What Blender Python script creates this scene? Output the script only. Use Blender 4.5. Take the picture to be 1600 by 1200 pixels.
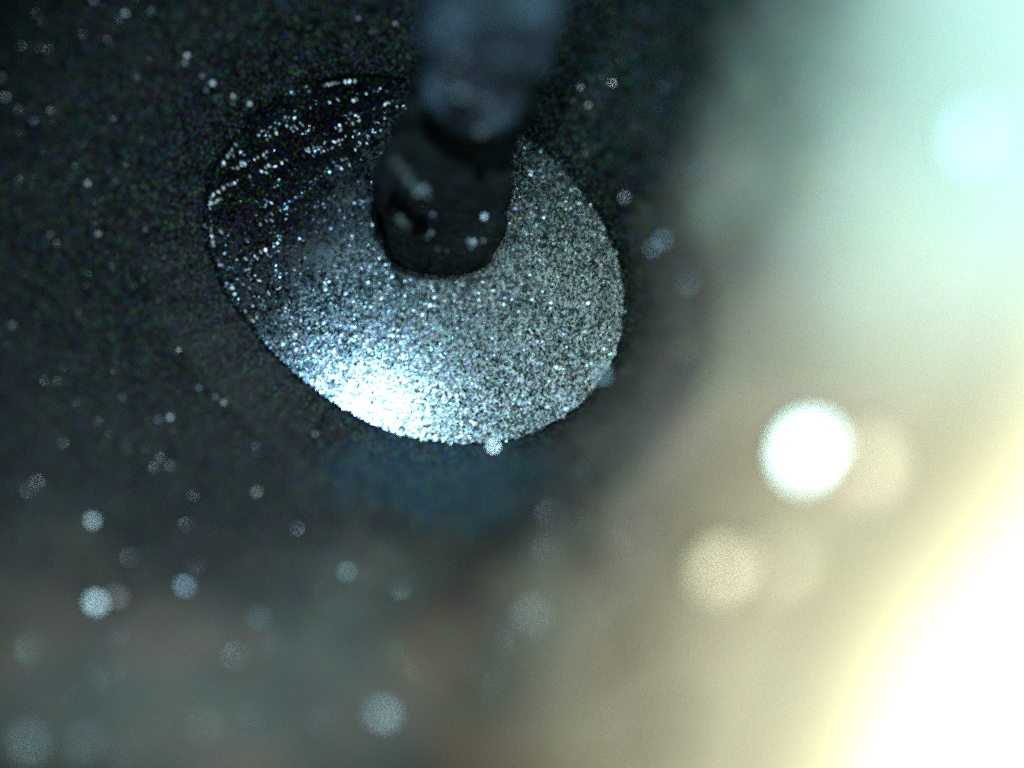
import bpy, math, random
import numpy as np
from mathutils import Vector, Matrix, noise

random.seed(7)
rng = np.random.default_rng(7)
for o in list(bpy.data.objects):
    bpy.data.objects.remove(o)
scene = bpy.context.scene
COL = scene.collection

# one design unit = 1 cm; the camera looks straight down from 30 units above the dish rim
S = 0.01
D = 30.0
AP = 6.4                                      # lens opening in units: sets the depth of field

# ------------------------------------------------------------------ camera
cam_d = bpy.data.cameras.new('camera')
cam = bpy.data.objects.new('camera', cam_d)
COL.objects.link(cam)
cam.location = (0, 0, D * S)
cam_d.lens = 50.0
cam_d.sensor_width = 50.0 * 16.0 / D
cam_d.clip_start = 0.005
cam_d.clip_end = 50
cam_d.dof.use_dof = True
cam_d.dof.focus_distance = (D + 0.14) * S
cam_d.dof.aperture_fstop = 0.05 / (AP * S)
scene.camera = cam

# ------------------------------------------------------------------ world and lamps
world = bpy.data.worlds.new('World')
scene.world = world
world.use_nodes = True
bg = world.node_tree.nodes['Background']
bg.inputs['Color'].default_value = (0.50, 0.86, 1.0, 1)
bg.inputs['Strength'].default_value = 0.10

def lamp(name, pos, target, power, color, size, spot=None, blend=0.5):
    d = bpy.data.lights.new(name, 'SPOT' if spot else 'POINT')
    d.energy = power * S * S
    d.color = color
    d.shadow_soft_size = size * S
    if spot:
        d.spot_size = math.radians(spot)
        d.spot_blend = blend
    o = bpy.data.objects.new(name, d)
    COL.objects.link(o)
    o.location = Vector(pos) * S
    v = Vector(target) - Vector(pos)
    o.rotation_euler = v.to_track_quat('-Z', 'Y').to_euler()
    return o

KEY_POS = Vector((0.3, 16.8, 20.0))
WARM_POS = Vector((5.6, -4.6, 26))
COOL_POS = Vector((7.0, 6.0, 26))
WARM_P, COOL_P = 58000, 80000
KEY = lamp('cool_lamp', KEY_POS, (-3.4, 0.4, 0), 36000, (0.64, 0.89, 1.0), 0.8, 34, 0.75)
WARM = lamp('warm_lamp', WARM_POS, (5.9, -3.8, 9), WARM_P, (0.98, 0.99, 0.76), 0.8, 40, 1.0)
COOL = lamp('pale_lamp', COOL_POS, (7.6, 5.6, 6), COOL_P, (0.52, 0.92, 0.97), 0.8, 39, 1.0)

# ------------------------------------------------------------------ render settings
scene.render.engine = 'CYCLES'
cy = scene.cycles
cy.use_denoising = False
cy.use_adaptive_sampling = False
cy.sample_clamp_direct = 0
cy.sample_clamp_indirect = 4
cy.max_bounces = 4
cy.pixel_filter_type = 'BLACKMAN_HARRIS'
cy.filter_width = 2.4
vs = scene.view_settings
vs.view_transform = 'Standard'
vs.look = 'None'
vs.exposure = 0
vs.gamma = 1
vs.use_curve_mapping = False

# ------------------------------------------------------------------ helpers
def tag(o, label=None, cat=None, group=None, kind=None):
    if label: o['label'] = label
    if cat: o['category'] = cat
    if group: o['group'] = group
    if kind: o['kind'] = kind
    return o

def mesh_obj(name, verts, faces, mat, parent=None, smooth=True):
    me = bpy.data.meshes.new(name)
    me.from_pydata([tuple(v) for v in verts], [], faces)
    me.materials.append(mat)
    if smooth:
        me.polygons.foreach_set('use_smooth', [True] * len(me.polygons))
    me.update()
    o = bpy.data.objects.new(name, me)
    COL.objects.link(o)
    if parent:
        o.parent = parent
    return o

def empty(name, loc=(0, 0, 0)):
    o = bpy.data.objects.new(name, None)
    COL.objects.link(o)
    o.location = Vector(loc) * S
    o.empty_display_size = 0.01
    return o

def sstep(a, b, x):
    t = np.clip((x - a) / (b - a), 0, 1)
    return t * t * (3 - 2 * t)

def N(nt, t, **kw):
    n = nt.nodes.new(t)
    for k, v in kw.items():
        setattr(n, k, v)
    return n

class Mat:
    def __init__(self, name):
        self.m = bpy.data.materials.new(name)
        self.m.use_nodes = True
        self.nt = self.m.node_tree
        self.b = self.nt.nodes['Principled BSDF']
        self.tc = N(self.nt, 'ShaderNodeTexCoord')
        self.map = N(self.nt, 'ShaderNodeMapping')
        self.map.inputs['Scale'].default_value = (1 / S,) * 3     # back to design units
        self.link(self.tc.outputs['Object'], self.map.inputs['Vector'])
        self.co = self.map.outputs['Vector']
    def link(self, a, b):
        self.nt.links.new(a, b)
    def noise(self, scale, detail=2, rough=0.5, col=False, co=None):
        n = N(self.nt, 'ShaderNodeTexNoise')
        n.inputs['Scale'].default_value = scale
        n.inputs['Detail'].default_value = detail
        n.inputs['Roughness'].default_value = rough
        self.link(co or self.co, n.inputs['Vector'])
        return n.outputs['Color' if col else 'Fac']
    def rng(self, v, a, b, c=0.0, d=1.0, smooth=True):
        n = N(self.nt, 'ShaderNodeMapRange')
        if smooth: n.interpolation_type = 'SMOOTHSTEP'
        for i, x in enumerate((a, b, c, d)):
            n.inputs[i + 1].default_value = x
        self.link(v, n.inputs[0])
        return n.outputs[0]
    def math(self, op, a, b=None):
        n = N(self.nt, 'ShaderNodeMath', operation=op)
        for i, x in enumerate((a, b)):
            if x is None: continue
            if isinstance(x, (int, float)): n.inputs[i].default_value = x
            else: self.link(x, n.inputs[i])
        return n.outputs[0]
    def mix(self, f, a, b, mode='MIX'):
        n = N(self.nt, 'ShaderNodeMix', data_type='RGBA', blend_type=mode)
        for s, x in ((0, f), (6, a), (7, b)):
            if isinstance(x, (int, float)): n.inputs[s].default_value = x
            elif isinstance(x, tuple): n.inputs[s].default_value = (*x, 1)
            else: self.link(x, n.inputs[s])
        return n.outputs[2]
    def grit(self, cell, power):
        """coloured cells: mostly dark, a few bright ones, in every hue"""
        sn = N(self.nt, 'ShaderNodeVectorMath', operation='SNAP')
        self.link(self.co, sn.inputs[0])
        sn.inputs[1].default_value = (cell,) * 3
        w = N(self.nt, 'ShaderNodeTexWhiteNoise')
        self.link(sn.outputs[0], w.inputs['Vector'])
        g = N(self.nt, 'ShaderNodeSeparateColor')
        self.link(w.outputs['Color'], g.inputs[0])
        c = N(self.nt, 'ShaderNodeCombineColor')
        for i in range(3):
            self.link(self.math('POWER', g.outputs[i], power), c.inputs[i])
        return c.outputs[0]
    def bump(self, h, strength, dist):
        n = N(self.nt, 'ShaderNodeBump')
        n.inputs['Strength'].default_value = strength
        n.inputs['Distance'].default_value = dist * S
        self.link(h, n.inputs['Height'])
        self.link(n.outputs[0], self.b.inputs['Normal'])

# ------------------------------------------------------------------ materials
def ground_material():
    M = Mat('gritty_ground')
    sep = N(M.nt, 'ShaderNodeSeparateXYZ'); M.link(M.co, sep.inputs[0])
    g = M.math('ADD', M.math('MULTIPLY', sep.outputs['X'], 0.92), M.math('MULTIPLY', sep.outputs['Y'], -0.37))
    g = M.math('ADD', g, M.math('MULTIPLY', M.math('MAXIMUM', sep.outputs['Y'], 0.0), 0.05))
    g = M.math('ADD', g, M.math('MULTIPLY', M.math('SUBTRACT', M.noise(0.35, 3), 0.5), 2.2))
    f = M.rng(g, 0.85, 4.4)  # ground goes from black to cream towards the right
    black = M.mix(M.noise(2.2, 4, 0.6), (0.0004, 0.0008, 0.0008), (0.002, 0.002, 0.002))
    lit_front = M.rng(M.math('ADD', M.math('MULTIPLY', sep.outputs['Y'], -0.16),
                 M.math('MULTIPLY', M.noise(0.6, 3, 0.5), 0.5)), 0.48, 1.42)
    black = M.mix(lit_front, black, M.mix(M.rng(M.noise(0.5, 2), 0.4, 0.6), (0.32, 0.25, 0.185), (0.205, 0.215, 0.175)))  # front painted paler, standing in for light on the slope
    # blue sheen below the dish, painted into the ground colour
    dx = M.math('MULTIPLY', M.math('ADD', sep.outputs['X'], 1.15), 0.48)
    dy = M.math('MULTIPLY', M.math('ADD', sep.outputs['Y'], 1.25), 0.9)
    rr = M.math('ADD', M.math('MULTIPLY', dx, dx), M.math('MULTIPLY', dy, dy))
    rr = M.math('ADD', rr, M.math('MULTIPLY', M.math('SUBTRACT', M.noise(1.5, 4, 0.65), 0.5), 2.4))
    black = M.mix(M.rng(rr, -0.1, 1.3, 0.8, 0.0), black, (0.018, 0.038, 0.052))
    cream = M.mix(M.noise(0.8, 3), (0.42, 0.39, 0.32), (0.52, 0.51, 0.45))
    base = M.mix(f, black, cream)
    gr = M.grit(0.022, 18.0)
    hs = N(M.nt, 'ShaderNodeHueSaturation'); hs.inputs['Saturation'].default_value = 0.5
    M.link(gr, hs.inputs['Color']); gr = hs.outputs[0]
    gs = M.mix(1.0, gr, (0.082, 0.120, 0.122), 'MULTIPLY')
    base = M.mix(1.0, base, gs, 'ADD')
    gm = M.mix(1.0, M.grit(0.031, 2.0), (2.2, 2.2, 2.2), 'MULTIPLY')
    base = M.mix(0.55, base, M.mix(1.0, base, gm, 'MULTIPLY'))
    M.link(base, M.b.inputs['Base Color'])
    M.b.inputs['Roughness'].default_value = 0.38
    M.link(M.rng(f, 0, 1, 0.05, 0.2), M.b.inputs['Specular IOR Level'])
    M.bump(M.noise(9, 5, 0.7), 0.35, 0.04)
    return M.m

def dish_material():
    M = Mat('frosted_metal')
    c = M.mix(M.noise(3.0, 5, 0.65), (0.02, 0.027, 0.032), (0.27, 0.345, 0.38))
    # turns near-black towards the upper left, in blotches
    sep = N(M.nt, 'ShaderNodeSeparateXYZ'); M.link(M.co, sep.inputs[0])
    w = M.math('ADD', M.math('MULTIPLY', sep.outputs['X'], -0.80), M.math('MULTIPLY', sep.outputs['Y'], 0.55))
    w = M.math('ADD', w, M.math('MULTIPLY', M.math('SUBTRACT', M.noise(1.6, 4, 0.6), 0.5), 1.6))
    tf = M.rng(w, -0.2, 1.9)
    dark_grit = M.mix(1.0, M.grit(0.022, 18.0), (0.06, 0.11, 0.13), 'MULTIPLY')
    c = M.mix(tf, c, dark_grit)
    M.link(c, M.b.inputs['Base Color'])
    M.link(M.rng(tf, 0.3, 1.0, 0.95, 0.0), M.b.inputs['Metallic'])
    M.b.inputs['Roughness'].default_value = 0.34
    M.b.inputs['Specular IOR Level'].default_value = 0.1
    M.bump(M.noise(38, 3, 0.6), 0.6, 0.012)
    return M.m

def grain_material():
    M = Mat('glitter_grain')
    a = N(M.nt, 'ShaderNodeAttribute', attribute_name='tint')
    M.link(a.outputs['Color'], M.b.inputs['Base Color'])
    M.b.inputs['Metallic'].default_value = 1.0
    M.b.inputs['Roughness'].default_value = 0.28
    return M.m

def flake_material(rough):
    M = Mat('mineral_flake')
    i = N(M.nt, 'ShaderNodeObjectInfo')
    M.link(i.outputs['Color'], M.b.inputs['Base Color'])
    M.b.inputs['Metallic'].default_value = 1.0
    M.b.inputs['Roughness'].default_value = rough
    return M.m

def shaft_material():
    M = Mat('chalky_blue_grey')
    n = M.noise(1.7, 4, 0.65)
    c = M.mix(M.rng(n, 0.40, 0.66), (0.008, 0.016, 0.028), (0.10, 0.18, 0.26))
    gm = M.mix(1.0, M.grit(0.03, 2.0), (2.4, 2.4, 2.4), 'MULTIPLY')
    c = M.mix(0.5, c, M.mix(1.0, c, gm, 'MULTIPLY'))
    M.link(c, M.b.inputs['Base Color'])
    M.b.inputs['Roughness'].default_value = 0.7
    M.bump(M.noise(6, 4, 0.7), 0.8, 0.08)
    return M.m

def tip_material():
    M = Mat('matte_black')
    c = M.mix(M.noise(3, 4, 0.6), (0.001, 0.003, 0.003), (0.020, 0.026, 0.028))  # near-black and mottled, far darker than the shaft
    gm = M.mix(1.0, M.grit(0.03, 2.0), (2.4, 2.4, 2.4), 'MULTIPLY')
    c = M.mix(0.5, c, M.mix(1.0, c, gm, 'MULTIPLY'))
    M.link(c, M.b.inputs['Base Color'])
    M.b.inputs['Roughness'].default_value = 0.55
    M.b.inputs['Specular IOR Level'].default_value = 0.02
    M.bump(M.noise(7, 4, 0.7), 0.7, 0.06)
    return M.m

def cream_material():
    M = Mat('cream_slab')
    c = M.mix(M.noise(1.2, 4), (0.80, 0.74, 0.56), (0.84, 0.80, 0.66))
    M.link(c, M.b.inputs['Base Color'])
    M.b.inputs['Roughness'].default_value = 0.6
    M.bump(M.noise(5, 4, 0.6), 0.4, 0.05)
    return M.m

MG, MD, MGR, MS, MT, MC = (ground_material(), dish_material(), grain_material(),
                           shaft_material(), tip_material(), cream_material())
MF = flake_material(0.34)
MFR = flake_material(0.42)

# ------------------------------------------------------------------ ground shape
CX, CY = -1.6, 2.0                            # the dish centre
def hgt(x, y):
    """height of the hollow: flat round the dish, climbing steeply to the right and the front"""
    X = np.asarray(x, float) - CX
    Yd = CY - np.asarray(y, float)            # towards the front
    def soft(q):
        return 0.6 * np.logaddexp(0, q / 0.6) - 0.12
    xr, xl, df, db = soft(X), soft(-X), soft(Yd), soft(-Yd)
    z = 0.10 * xr ** 2 + 0.016 * xl ** 2 + 0.058 * df ** 2 + 0.022 * db ** 2 + 0.10 * xr * df - 0.055 * xr * db
    z = np.maximum(z, 0)
    return 11 * np.tanh(z / 11)

def at(px, py, z):
    k = (D - z) / D
    return ((px - 800) / 100 * k, (600 - py) / 100 * k)

def on_ground(px, py):
    z = 0.0
    for _ in range(60):
        x, y = at(px, py, z)
        z = 0.6 * z + 0.4 * float(hgt(x, y))
    x, y = at(px, py, z)
    return Vector((x, y, z))

RIM_PX = [(820,215),(900,290),(955,370),(985,470),(965,540),(910,620),(800,690),(740,697),(640,690),(540,640),
          (500,605),(435,545),(385,500),(330,430),(303,350),(320,290),(380,240),(440,180),(500,125),(560,108),(700,135)]
_a = np.array([math.atan2(400 - y, x - 640) for x, y in RIM_PX])
_r = np.array([math.hypot(400 - y, x - 640) / 100 for x, y in RIM_PX])
_o = np.argsort(_a); _a, _r = _a[_o], _r[_o]
TH = np.linspace(-math.pi, math.pi, 721)[:-1]
RR = np.interp(TH, np.concatenate([_a - 2 * math.pi, _a, _a + 2 * math.pi]), np.tile(_r, 3))
_el = 1 / np.sqrt((np.cos(TH + 0.554) / 3.537) ** 2 + (np.sin(TH + 0.554) / 2.579) ** 2)
RR = 0.25 * RR + 0.75 * (_el + 0.084 * np.cos(TH) - 0.051 * np.sin(TH))
ker = np.hanning(25); ker /= ker.sum()
RR = np.convolve(np.tile(RR, 3), ker, 'same')[720:1440]
RRAG = np.array([noise.noise(Vector((math.cos(t) * 14, math.sin(t) * 14, 3))) * 0.05
                 + noise.noise(Vector((math.cos(t) * 45, math.sin(t) * 45, 8))) * 0.045 for t in TH])
def rim(t):
    return np.interp((t + math.pi) % (2 * math.pi) - math.pi, TH, RR, period=2 * math.pi)

def polar_mesh(levels, na):
    """levels: list of functions th -> (x, y, z) arrays; rings joined with quads"""
    idx = np.linspace(0, 720, na, endpoint=False).astype(int)
    verts = []
    for f in levels:
        x, y, z = f(idx)
        verts.append(np.stack([x, y, z], 1))
    n = len(levels)
    faces = []
    for i in range(n - 1):
        for j in range(na):
            k = (j + 1) % na
            faces.append((i * na + j, i * na + k, (i + 1) * na + k, (i + 1) * na + j))
    return np.concatenate(verts), faces

# ground sheet, from under the dish rim outwards well past the frame
def g_level(s, ragged):
    def f(i):
        t = TH[i]
        r = (RR[i] + RRAG[i] * ragged) * s
        if s > 1:
            # far rings blend from the rim outline to a circle, so the sheet covers the view evenly
            w = min(1, (s - 1) / 2.5)
            r = r * (1 - w) + 3.2 * s * w
        x, y = CX + r * np.cos(t), CY + r * np.sin(t)
        z = hgt(x, y) + 0.02
        if s > 1.0:
            z = z + np.array([noise.fractal(Vector((a * 1.3, b * 1.3, 0)), 0.9, 2.1, 4) for a, b in zip(x, y)]) * 0.016 * min(1, (s - 1) * 4)
        z = z - hgt(CX + RR[i] * np.cos(t), CY + RR[i] * np.sin(t)) * max(0, 1 - (s - 1) / 0.35) if s < 1.35 else z
        return x, y, z
    return f
def g_low(s, zz):
    return lambda i: (CX + RR[i] * s * np.cos(TH[i]), CY + RR[i] * s * np.sin(TH[i]), np.full(len(i), zz))
lev = [g_low(0.02, -0.95), g_low(0.985, -0.95), g_low(0.99, -0.06)]
ss = list(1.0 + np.linspace(0.004, 0.4, 20)) + list(np.geomspace(1.42, 6.5, 80))
lev += [g_level(s, 1.0) for s in ss]
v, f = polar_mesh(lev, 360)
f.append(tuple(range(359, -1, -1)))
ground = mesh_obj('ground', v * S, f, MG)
tag(ground, 'black gritty hollow ground that climbs to a pale cream slope on the right', kind='structure')

# cream slab along the top of the slope, lower right
edge = [(1650,280),(1600,420),(1555,550),(1505,655),(1445,760),(1375,850),(1300,940),(1250,1040),(1222,1140),(1205,1260),(1195,1420)]
EV = []
prof = [(-0.15,-0.5),(0.0,-0.05),(0.1,0.35),(0.3,0.66),(0.6,0.86),(1.0,0.95),(1.8,1.0),(3.0,1.0),(5.0,1.0),(8.0,1.0)]
rows = []
dirv = Vector((0.86, -0.51))
ep = []
for k in range(len(edge) - 1):
    for q in range(6):
        u = q / 6
        ep.append((edge[k][0] * (1 - u) + edge[k + 1][0] * u, edge[k][1] * (1 - u) + edge[k + 1][1] * u))
ep.append(edge[-1])
E3 = [on_ground(*p) for p in ep]
verts = []
for (o_, h_) in prof:
    for i, p in enumerate(E3):
        wob = 0.12 * noise.noise(Vector((p.x * 1.1, p.y * 1.1, 5)))
        x, y = p.x + dirv.x * (o_ + wob), p.y + dirv.y * (o_ + wob)
        z = float(hgt(x, y)) + h_ + 0.06 * noise.noise(Vector((x * 1.5, y * 1.5, 2)))
        verts.append((x, y, z))
m = len(E3)
nf = len(prof)
faces = [(r * m + i, (r + 1) * m + i, (r + 1) * m + i + 1, r * m + i + 1) for r in range(nf - 1) for i in range(m - 1)]
base0 = len(verts)
for i in range(nf * m):                        # underside
    x, y, z = verts[i]
    verts.append((x, y, float(hgt(x, y)) - 0.7))
faces += [(base0 + r * m + i, base0 + r * m + i + 1, base0 + (r + 1) * m + i + 1, base0 + (r + 1) * m + i) for r in range(nf - 1) for i in range(m - 1)]
for i in range(m - 1):
    faces.append((i, i + 1, base0 + i + 1, base0 + i))
    a = (nf - 1) * m
    faces.append((a + i + 1, a + i, base0 + a + i, base0 + a + i + 1))
for r in range(nf - 1):
    faces.append((r * m, base0 + r * m, base0 + (r + 1) * m, (r + 1) * m))
    a = m - 1
    faces.append(((r + 1) * m + a, base0 + (r + 1) * m + a, base0 + r * m + a, r * m + a))
slab = mesh_obj('cream_slab', np.array(verts) * S, faces, MC)
tag(slab, 'overexposed white slab with a blurred pale yellow edge in the lower right corner', 'slab')

# ------------------------------------------------------------------ the dish
dish = empty('round_dish', (CX, CY, 0))
tag(dish, 'round shallow grey dish lined with glittering grains, sunk in the black ground', 'dish')
DEP = 0.42
def dz(s):
    return -DEP * (1 - s * s) + 0.035
def d_level(s, z, rag=0.0):
    return lambda i: ((RR[i] * s + RRAG[i] * rag) * np.cos(TH[i]), (RR[i] * s + RRAG[i] * rag) * np.sin(TH[i]), np.full(len(i), z))
lev = [d_level(s, dz(s), 0.8 * s ** 8) for s in np.linspace(0.01, 0.985, 60)]
v, f = polar_mesh(lev, 240)
f.append(tuple(range(0, 240))[::-1])
f = [tuple(reversed(q)) for q in f]
# ripple: faint turned rings
rr = np.hypot(v[:, 0], v[:, 1])
v[:, 2] += 0.0015 * np.sin(rr * 26)
lo = len(v)
v2, f2 = polar_mesh([d_level(0.985, dz(0.985), 0.8), d_level(0.985, -0.55, 0.4), d_level(0.01, -0.55)], 240)
vv = np.concatenate([v, v2])
bowl = mesh_obj('bowl', vv * S, f + [tuple(reversed([q + lo for q in a])) for a in f2], MD, dish)

HALF_TO_CAM = Vector((0, 0, D))
def half_vec(p, src=None):
    a = (HALF_TO_CAM - p).normalized()
    b = ((src or KEY_POS) - p).normalized()
    return (a + b).normalized()

# grains lining the dish: tens of thousands of tilted many-sided chips, nobody could count them
KEFF = 0.067
def grain_cloud(n):
    V = np.zeros((n * 8, 3)); F = []; C = np.zeros((n * 8, 4)); C[:, 3] = 1
    c = 0
    while c < n:
        t = random.uniform(-math.pi, math.pi); s = math.sqrt(random.random())
        R = float(rim(t))
        x, y = R * s * math.cos(t) * 0.995, R * s * math.sin(t) * 0.995
        # arcs on the upper left: fewer and darker grains there
        px, py = 640 + 100 * x, 400 - 100 * y
        wl = float(sstep(-0.6, 2.3, np.array((-x * 0.80 + y * 0.55))))
        nn = noise.noise(Vector((px / 55, py / 40, 1))) + 0.5 * noise.noise(Vector((px / 20, py / 20, 4)))
        arc = math.sin(math.hypot(x + 0.2, y * 1.15) * 17 + nn * 1.5)
        keep = 1 - wl * (0.55 - 0.25 * (arc > 0.3) - 0.5 * max(0, nn))
        bl = math.exp(-(((px - 495) / 55) ** 2 + ((py - 392) / 30) ** 2))     # bare patch
        keep *= 1 - 0.85 * bl
        if random.random() > keep:
            continue
        size = random.uniform(0.012, 0.025) * (1.4 if random.random() < 0.1 else 1)
        u_ = random.random()
        # highlight built into the grains: evener tilt and brighter tint at this spot
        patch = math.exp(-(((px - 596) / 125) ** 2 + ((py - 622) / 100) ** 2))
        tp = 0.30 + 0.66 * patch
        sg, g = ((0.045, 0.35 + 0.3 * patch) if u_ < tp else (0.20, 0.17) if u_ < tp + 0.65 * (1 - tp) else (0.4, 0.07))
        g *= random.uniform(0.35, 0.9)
        sx = 2 * KEFF * x + random.gauss(0, sg); sy = 2 * KEFF * y + random.gauss(0, sg)
        if wl > 0.25:
            g *= max(0.03, 1 - 1.15 * (wl - 0.25) + 0.5 * nn)
            if arc > 0.55 and nn > -0.05 and random.random() < 0.20 * wl:
                h = half_vec(Vector((CX + x, CY + y, 0)))          # a streak of bright grains
                sx, sy = -h.x / h.z + random.gauss(0, .1), -h.y / h.z + random.gauss(0, .1)
                g = 0.03 * math.exp(random.uniform(-1.0, 1.6))
        nrm = Vector((-sx, -sy, 1)).normalized()
        u = nrm.orthogonal().normalized(); w = nrm.cross(u)
        a0 = random.uniform(0, 6.28)
        z0 = dz(s) + size * 0.7
        top = []; el = random.uniform(0.6, 1.0)
        for k in range(4):
            a = a0 + k * 1.5708 + random.uniform(-.3, .3)
            p = Vector((x, y, z0)) + (u * math.cos(a) * size + w * math.sin(a) * size * el)
            V[c * 8 + k] = p
            V[c * 8 + 4 + k] = (x + (p.x - x) * 1.25, y + (p.y - y) * 1.25, dz(s) - 0.03)
        b = c * 8
        F.append((b, b + 1, b + 2, b + 3))
        for k in range(4):
            q = (k + 1) % 4
            F.append((b + k, b + 4 + k, b + 4 + q, b + q))
        bl_ = min(1, max(0, (px - 420) / 480))
        tint = np.array((0.56 + 0.18 * bl_, 0.86 + 0.10 * bl_, 1.10 - 0.14 * bl_)) * (1 + np.array([random.gauss(0, .16) for _ in range(3)]))
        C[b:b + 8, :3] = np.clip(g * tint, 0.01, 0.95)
        c += 1
    return V, F, C
V, F, C = grain_cloud(40000)
gl = mesh_obj('glitter_grains', V * S, F, MGR, dish, smooth=False)
at_ = gl.data.attributes.new('tint', 'FLOAT_COLOR', 'POINT')
at_.data.foreach_set('color', C.ravel())
tag(gl, kind='stuff')

def flake_mesh(name, sides, seed, el=1.0):
    r = random.Random(seed)
    n = sides
    vs_, fs = [], []
    for z, k in ((0.0, 1.0), (-0.25, 1.25), (-0.8, 0.8)):
        for i in range(n):
            a = 2 * math.pi * i / n + r.uniform(-.15, .15)
            q = k * r.uniform(0.85, 1.1)
            vs_.append((q * math.cos(a), q * math.sin(a) * el, z))
    fs.append(tuple(range(n)))
    for lv in (0, 1):
        for i in range(n):
            j = (i + 1) % n
            fs.append((lv * n + i, (lv + 1) * n + i, (lv + 1) * n + j, lv * n + j))
    fs.append(tuple(range(2 * n, 3 * n))[::-1])
    me = bpy.data.meshes.new(name)
    me.from_pydata(vs_, [], fs)
    me.update()
    return me
FLAKES = [flake_mesh('grain', 6 + i % 3, 40 + i, (1.0, 0.8, 0.9, 0.7)[i % 4]) for i in range(6)]
FLAKES_R = [m_.copy() for m_ in FLAKES]
for m_ in FLAKES: m_.materials.append(MF)
for m_ in FLAKES_R: m_.materials.append(MFR)

def place_flake(name, p, size, color, parent=None, off=Vector((0, 0, 0)), rough=False, tilt=0.02, src=None, stretch=1.0, turn=None):
    o = bpy.data.objects.new(name, random.choice(FLAKES_R if rough else FLAKES))
    COL.objects.link(o)
    n = half_vec(p, src) + Vector((random.gauss(0, tilt), random.gauss(0, tilt), 0))
    q = n.to_track_quat('Z', 'Y').to_matrix().to_4x4()
    o.matrix_world = Matrix.Translation((p - off) * S) @ q @ Matrix.Rotation(random.uniform(0, 6) if turn is None else turn, 4, 'Z') @ Matrix.Diagonal((size * S, size * S * stretch, size * S)).to_4x4()
    if parent: o.parent = parent
    o.color = (*color, 1)
    return o

# the larger crystals one can pick out in the dish
CR = [(322,307),(345,311),(317,323),(331,317),(349,294),(371,282),(362,288),(322,362),(333,369),(306,382),(402,404),(398,400),(330,407),
      (363,450),(390,450),(437,450),(405,464),(385,498),(392,501),(410,533),(427,538),(436,541),(459,527),(454,506),(460,531),
      (436,485),(380,487),(416,345),(424,317),(438,329),(364,263),(383,257),(403,246),(415,262),(424,260),(430,260),(464,201),
      (469,192),(541,192),(551,193),(540,213),(545,186),(477,233),(490,231),(501,230),(506,236),(534,250),(546,258),(515,160),
      (557,155),(601,185),(602,163),(562,223),(573,224),(432,208),(376,238),(341,221),(517,111),(533,110),(500,116),(345,252),
      (836,240),(830,233),(830,268),(829,273),(859,265),(875,272),(893,297),(905,318),(909,346),(925,368),(944,371),(931,407),
      (930,458),(951,441),(954,453),(968,425),(972,465),(603,383),(753,408),(745,414),(757,416),(748,424),(742,432),(756,430),
      (733,438),(722,446),(678,424),(694,428),(655,408),(648,690),(710,692),(770,680),(630,668),(800,672)]
STREAK = []
for px, py in CR[:61]:                         # the glints on the dark side run in short slanting streaks
    for q in range(random.choice((1, 2, 2, 3))):
        d = random.choice((-1, 1)) * random.uniform(5, 20)
        STREAK.append((px + d * 0.88 + random.gauss(0, 1.5), py - d * 0.45 + random.gauss(0, 1.5)))
for px, py in CR + STREAK:
    s = math.hypot(px - 640, py - 400) / 100 / float(rim(math.atan2(400 - py, px - 640)))
    if s > 0.965:
        px, py = 640 + (px - 640) * 0.965 / s, 400 + (py - 400) * 0.965 / s
        s = 0.965
    z = dz(s) + 0.05
    x, y = at(px, py, z)
    b = 0.009 * math.exp(random.uniform(0, 2.2))
    place_flake('crystal', Vector((x, y, z)), random.uniform(0.020, 0.040), (0.85 * b, 0.97 * b, b), dish, Vector((CX, CY, 0)), tilt=0.03,
                stretch=random.uniform(0.35, 0.8), turn=random.gauss(-0.6, 0.5))

# ------------------------------------------------------------------ the rod
rod = empty('dark_rod', (-0.9, 2.4, 0))
tag(rod, 'blurred dark rod reaching down from the top edge, its blunt black end over the dish', 'rod')
RO = Vector((-0.9, 2.4, 0))
# px, py of the axis, z of the upper face, half width in px at that point, half thickness
path = [(699,431,-0.26,20,0.05),(696,423,-0.20,50,0.07),(692,407,-0.10,76,0.12),(690,377,0.06,91,0.2),(687,335,0.28,102,0.26),
        (686,290,0.54,107,0.32),(694,245,0.72,107,0.36),(712,205,0.90,104,0.40),(735,165,1.25,104,0.50),(752,120,1.65,106,0.6),(764,70,2.1,112,0.7),
        (772,10,2.7,122,0.8),(780,-70,3.4,130,0.8),(792,-180,4.2,137,0.8),(806,-300,5.0,142,0.8),(820,-430,5.8,144,0.8)]
def rod_ring(pt, n=40, seed=0.0):
    px, py, z, hw, ht = pt
    out = []
    zc = z - ht
    x0, y0 = at(px, py, z)
    k = (D - z) / D
    for i in range(n):
        a = 2 * math.pi * i / n
        ca0, sa0 = math.cos(a), math.sin(a)
        nn = noise.fractal(Vector((math.cos(a) * 1.6, math.sin(a) * 1.6, py / 70)), 0.8, 2.0, 4)
        nb = noise.noise(Vector((ca0 * 4, sa0 * 4, py / 22)))
        g = 1 + 0.09 * nn + 0.085 * nb
        ca, sa = math.cos(a), math.sin(a)
        out.append(Vector((x0 + hw / 100 * k * ca * g, y0, zc + ht * sa * g)))
    return out
def spline(pts, sub=5):
    A = np.array(pts, float); out = []
    for i in range(len(A) - 1):
        p0, p1, p2, p3 = A[max(i - 1, 0)], A[i], A[i + 1], A[min(i + 2, len(A) - 1)]
        for q in range(sub):
            u = q / sub
            out.append(0.5 * ((2 * p1) + (p2 - p0) * u + (2 * p0 - 5 * p1 + 4 * p2 - p3) * u * u + (3 * p1 - p0 - 3 * p2 + p3) * u ** 3))
    out.append(A[-1])
    return out
path = [p for p in path if p[1] >= 165] + [(738,130,1.0,100,0.44),(748,90,1.1,94,0.44),(755,60,1.2,80,0.4),(760,40,1.25,50,0.3)]
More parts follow.
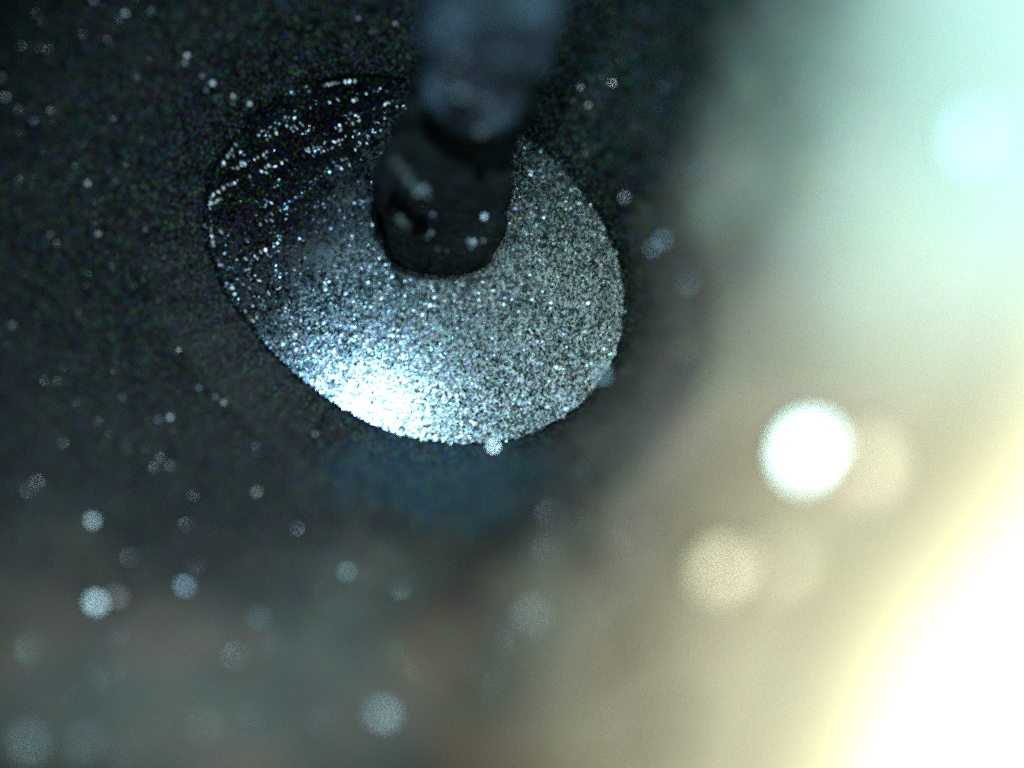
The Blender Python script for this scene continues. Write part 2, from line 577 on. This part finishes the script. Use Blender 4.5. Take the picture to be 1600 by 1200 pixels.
shaft_path = [(754,216,1.12,10,0.08),(750,208,1.28,32,0.18),(743,190,1.46,56,0.30),(738,165,1.64,72,0.40),(740,140,1.80,82,0.48),(752,105,2.05,95,0.56),
              (764,60,2.4,107,0.65),(773,5,2.8,118,0.75),(783,-70,3.4,130,0.85),(795,-180,4.2,137,0.85),(808,-300,5.0,142,0.85),(822,-430,5.8,144,0.85)]
def sweep(rings):
    n = len(rings[0]); vs_ = [p - RO for r in rings for p in r]; fs = []
    for i in range(len(rings) - 1):
        for j in range(n):
            k = (j + 1) % n
            fs.append((i * n + j, i * n + k, (i + 1) * n + k, (i + 1) * n + j))
    fs.append(tuple(range(n))[::-1])
    fs.append(tuple(range((len(rings) - 1) * n, len(rings) * n)))
    return [v_ * S for v_ in vs_], fs
v, f = sweep([rod_ring(p) for p in spline(path)])
tip = mesh_obj('tip', v, f, MT, rod)
v, f = sweep([rod_ring(p) for p in spline(shaft_path)])
shaft = mesh_obj('shaft', v, f, MS, rod)

LF = 40.0                                      # brightness of a full white flake turned to the lamp
# glints on the black end
for px, py, z, sz, b in [(658,315,.60,.040,1.5),(661,324,.58,.035,.35),(676,335,.50,.03,.15),(757,338,.47,.040,1.5),(740,378,.42,.04,1.0),
                         (733,377,.42,.035,.35),(755,376,.42,.03,.25),(736,386,.4,.03,.2),(673,364,.45,.03,.22),(683,388,.38,.03,.12),
                         (662,296,.85,.07,.20),(652,300,.85,.06,.14),(667,303,.8,.06,.16),(630,268,1.0,.08,.08),(618,255,1.05,.08,.06),(629,349,.72,.05,.12),(700,392,.32,.03,.10),(668,372,.42,.03,.12),(648,292,.85,.06,.10),(640,281,.95,.08,.12),(625,342,.75,.06,.14),(634,352,.75,.06,.08),
                         (722,143,1.80,.12,.10),(752,203,1.36,.08,.08),(715,90,2.18,.12,.04),(758,160,1.69,.09,.05),(700,120,1.95,.10,.05)]:
    x, y = at(px, py, z)
    Rc = 0.5 * AP * z / (D - z)
    c = min(1.0, b / min(1.0, 0.8 * (sz / Rc) ** 2) / LF)
    place_flake('speck', Vector((x, y, z)), sz, (c * .75, c * .92, c), rod, RO)

# ------------------------------------------------------------------ bright grains scattered over the ground
# px, py, brightness of the blurred spot, size factor, tint, label
W, BL, WM, PK = (0.86, 1.0, 1.0), (0.62, 0.85, 1.0), (1.0, 0.97, 0.86), (0.95, 0.9, 1.0)
GR = [
 (1265,708,2.4,1.2,(0.50,0.80,1.0),'largest and brightest white blurred round grain, on the pale slope right of the dish'),
 (1352,735,0.30,1.1,WM,'faint pale ring-like grain just right of the brightest white grain'),
 (1130,895,0.33,1.1,WM,'large cream blurred grain below and left of the brightest white grain'),
 (1225,880,0.16,1.0,WM,'faint cream grain touching the right side of the large cream grain'),
 (1520,215,0.36,1.0,W,'large soft white grain near the right edge under the bright top corner'),
 (832,962,0.11,1.0,WM,'dim beige round grain alone below the dish where the ground turns pale'),
 (597,1113,0.20,1.0,W,'pale round grain near the bottom edge, below the middle of the dish'),
 (543,893,0.09,0.9,W,'dim grey grain midway between the dish and the bottom pale grain'),
 (402,768,0.11,1.0,WM,'small dim grain below the left end of the bright dish rim'),
 (146,813,0.22,1.0,W,'pale grain with a bright lower edge, above the pair of grains at lower left'),
 (152,940,0.32,1.0,W,'brightest pale grain in the lower left, with a fainter one at its side'),
 (182,932,0.09,1.0,WM,'faint tan grain hugging the brightest lower left grain'),
 (290,915,0.20,1.0,BL,'bluish pale round grain right of the brightest lower left grain'),
 (405,965,0.05,1.0,BL,'very faint bluish grain right of the bluish pale grain at lower left'),
 (48,1158,0.17,1.0,W,'large soft grey grain in the bottom left corner'),
 (135,1158,0.08,1.0,W,'faint soft grain beside the large one in the bottom left corner'),
 (195,1170,0.05,1.0,WM,'third and faintest soft grain of the row in the bottom left corner'),
 (318,1135,0.05,1.0,WM,'faint tan soft grain at the bottom between corner and middle'),
 (940,585,0.16,1.0,BL,'small blue-grey round grain touching the lower right rim of the dish'),
 (267,652,0.22,1.0,W,'pale grain of a close trio left of and below the dish'),
 (248,656,0.08,1.0,BL,'fainter bluish grain left beside the pale grain of the trio'),
 (312,606,0.16,1.0,BL,'bluish grain above the close trio, left of the dish'),
 (350,629,0.26,0.9,W,'small bright grain right of the bluish grain, left of the dish rim'),
 (338,621,0.12,0.9,BL,'small dim grain touching the bright one left of the dish rim'),
 (193,620,0.06,1.1,W,'faint grey grain left of the close trio'),
 (266,728,0.06,1.1,W,'faint grey grain straight below the close trio'),
 (493,678,0.12,0.8,W,'tiny grain just below the blazing part of the dish rim'),
 (400,697,0.06,0.8,BL,'tiny dim bluish grain below left of the blazing dish rim'),
 (771,697,0.8,0.8,W,'tiny bright grain lying against the bottom rim of the dish'),
 (20,508,0.09,1.0,W,'dim grey grain at the left edge, at the height of the dish middle'),
 (138,287,0.36,0.9,W,'bright grain alone between the left edge and the upper left rim'),
 (155,366,0.30,0.9,PK,'bright grain below the lone bright one, left of the dish'),
 (80,367,0.10,1.0,W,'dim streaky grain left of the bright pair, near the left edge'),
 (148,335,0.06,1.0,PK,'faint violet grain just above the lower bright one left of the dish'),
 (228,360,0.18,0.8,W,'small grain halfway from the bright pair to the dish rim'),
 (258,402,0.12,0.8,W,'small dim grain next to the left rim, lower than its neighbour'),
 (168,395,0.05,0.9,WM,'faint tan grain below the bright pair left of the dish'),
 (248,470,0.12,0.8,PK,'small grey grain off the lower left rim of the dish'),
 (93,402,0.04,0.9,BL,'faint teal grain under the streaky one near the left edge'),
 (10,153,0.12,1.0,PK,'pinkish grain cut close to the left edge, upper part'),
 (2,122,0.06,1.0,WM,'faint tan grain at the left edge above the pinkish one'),
 (197,21,0.18,1.0,W,'pale teal grain under the top edge, left of its bluish twin'),
 (237,19,0.10,1.0,BL,'bluish grain under the top edge, right of the pale teal one'),
 (148,2,0.12,1.0,PK,'violet grain cut by the top edge at upper left'),
 (293,88,0.50,0.9,PK,'uppermost and largest bright grain of the slanting chain above the dish'),
 (290,100,0.16,0.9,W,'grey grain under the uppermost grain of the slanting chain'),
 (333,131,0.80,0.8,W,'second bright white grain of the slanting chain above the dish'),
 (317,120,0.18,0.8,W,'small teal grain left above the second grain of the chain'),
 (323,142,0.20,0.8,BL,'small bluish grain left below the second grain of the chain'),
 (365,151,0.60,0.8,W,'third bright grain of the slanting chain above the dish'),
 (364,163,0.14,0.8,WM,'dim tan grain under the third grain of the chain'),
 (391,163,0.70,0.8,W,'lowest bright grain of the slanting chain, nearest the dish'),
 (560,30,0.22,0.8,PK,'small grain under the top edge left of the rod, left of its twin'),
 (618,38,0.25,0.8,PK,'small violet grain under the top edge, next to the rod'),
 (581,52,0.08,0.7,W,'tiny dim grain between the two grains left of the rod'),
 (906,137,0.80,0.8,W,'brightest tiny grain right of the rod'),
 (895,158,0.14,0.8,WM,'dim grain at lower left of the brightest one right of the rod'),
 (919,165,0.26,0.8,W,'small grain at lower right of the brightest one right of the rod'),
 (904,16,0.10,1.0,W,'teal soft grain at the top edge right of the rod'),
 (956,130,0.5,0.4,WM,'tiniest sharp greenish grain right of the rod'),
 (1035,138,0.09,1.0,BL,'soft teal grain on the dark slope, upper of two right of the rod'),
 (1083,262,0.08,1.0,BL,'soft teal grain on the dark slope, lower of two right of the rod'),
 (1036,375,0.16,0.8,BL,'small teal grain off the right rim of the dish, right of its twin'),
 (1019,388,0.12,0.7,BL,'small teal grain off the right rim of the dish, left of its twin'),
 (975,309,0.15,0.6,W,'tiny pale grain just outside the upper right rim'),
 (280,547,0.5,0.4,WM,'tiniest sharp yellowish grain left of the lower dish rim'),
]
for px, py, B, sf, tint, label in GR:
    p = on_ground(px, py)
    Rc = max(0.5 * AP * p.z / (D - p.z), 0.03)
    size = max(0.42 * Rc, 0.03 + 0.02 * min(B, 1) * (px < 1090)) * sf
    p = p + Vector((0, 0, 0.25 * size + 0.05))
    cover = min(1.0, (size / Rc) ** 2 * 0.8)
    # grains on the dark side glint in the main lamp, those on the slope in the two lamps above it
    src, E = KEY_POS, 4.0
    if px > 1090:
        src = COOL_POS if py < 400 else WARM_POS
        E = 0.5 * (COOL_P if py < 400 else WARM_P) / (12.57 * (src - p).length_squared)
    elif py > 550:
        E *= 0.6                               # towards the edge of the main lamp's beam
    L = B / cover / (5.7 * E)
    c = min(L, 1.0)
    o = place_flake('bright_grain', p, size, tuple(c * t for t in tint), rough=False, tilt=0.01, src=src)
    tag(o, label, 'grain', 'bright grains scattered over the ground')

# a sprinkling of finer specks over the dark ground, too many and too small to pick apart
me_v, me_f, me_c = [], [], []
for _ in range(230):
    px, py = random.uniform(-30, 1120), random.uniform(-30, 1230)
    if random.random() < 0.45:
        px, py = random.gauss(170, 120), random.gauss(330, 170)
    if rim(math.atan2(400 - py, px - 640)) * 103 > math.hypot(px - 640, py - 400):
        continue
    p = on_ground(px, py)
    Rc = max(0.5 * AP * p.z / (D - p.z), 0.03)
    size = max(0.25 * Rc, 0.02) * random.uniform(0.7, 1.3)
    n = half_vec(p) + Vector((random.gauss(0, .04), random.gauss(0, .04), 0))
    n.normalize(); u = n.orthogonal().normalized(); w = n.cross(u)
    B = 0.010 * math.exp(random.uniform(0, 2.0))
    c = min(0.9, B / min(1, 0.8 * (size / Rc) ** 2) / 23)
    b = len(me_v); k0 = random.uniform(0, 6)
    p = p + Vector((0, 0, 0.04))
    for q, dzq, e in ((1, 0, 0), (1.2, -0.09, 0)):
        for k in range(5):
            a = k0 + k * 1.2566
            me_v.append(p + (u * math.cos(a) + w * math.sin(a) * 0.8) * size * q + Vector((0, 0, dzq)))
    me_f.append(tuple(range(b, b + 5)))
    for k in range(5):
        j = (k + 1) % 5
        me_f.append((b + k, b + 5 + k, b + 5 + j, b + j))
    tn = random.choice(((.8, .95, 1), (1, .9, .75), (.9, .85, 1), (.7, .95, .9)))
    me_c += [(c * tn[0], c * tn[1], c * tn[2], 1)] * 10
fs_ = mesh_obj('fine_specks', np.array([tuple(q) for q in me_v]) * S, me_f, MGR, smooth=False)
ta = fs_.data.attributes.new('tint', 'FLOAT_COLOR', 'POINT')
ta.data.foreach_set('color', np.array(me_c).ravel())
tag(fs_, 'fine pale specks sprinkled over the dark ground around the dish', kind='stuff')
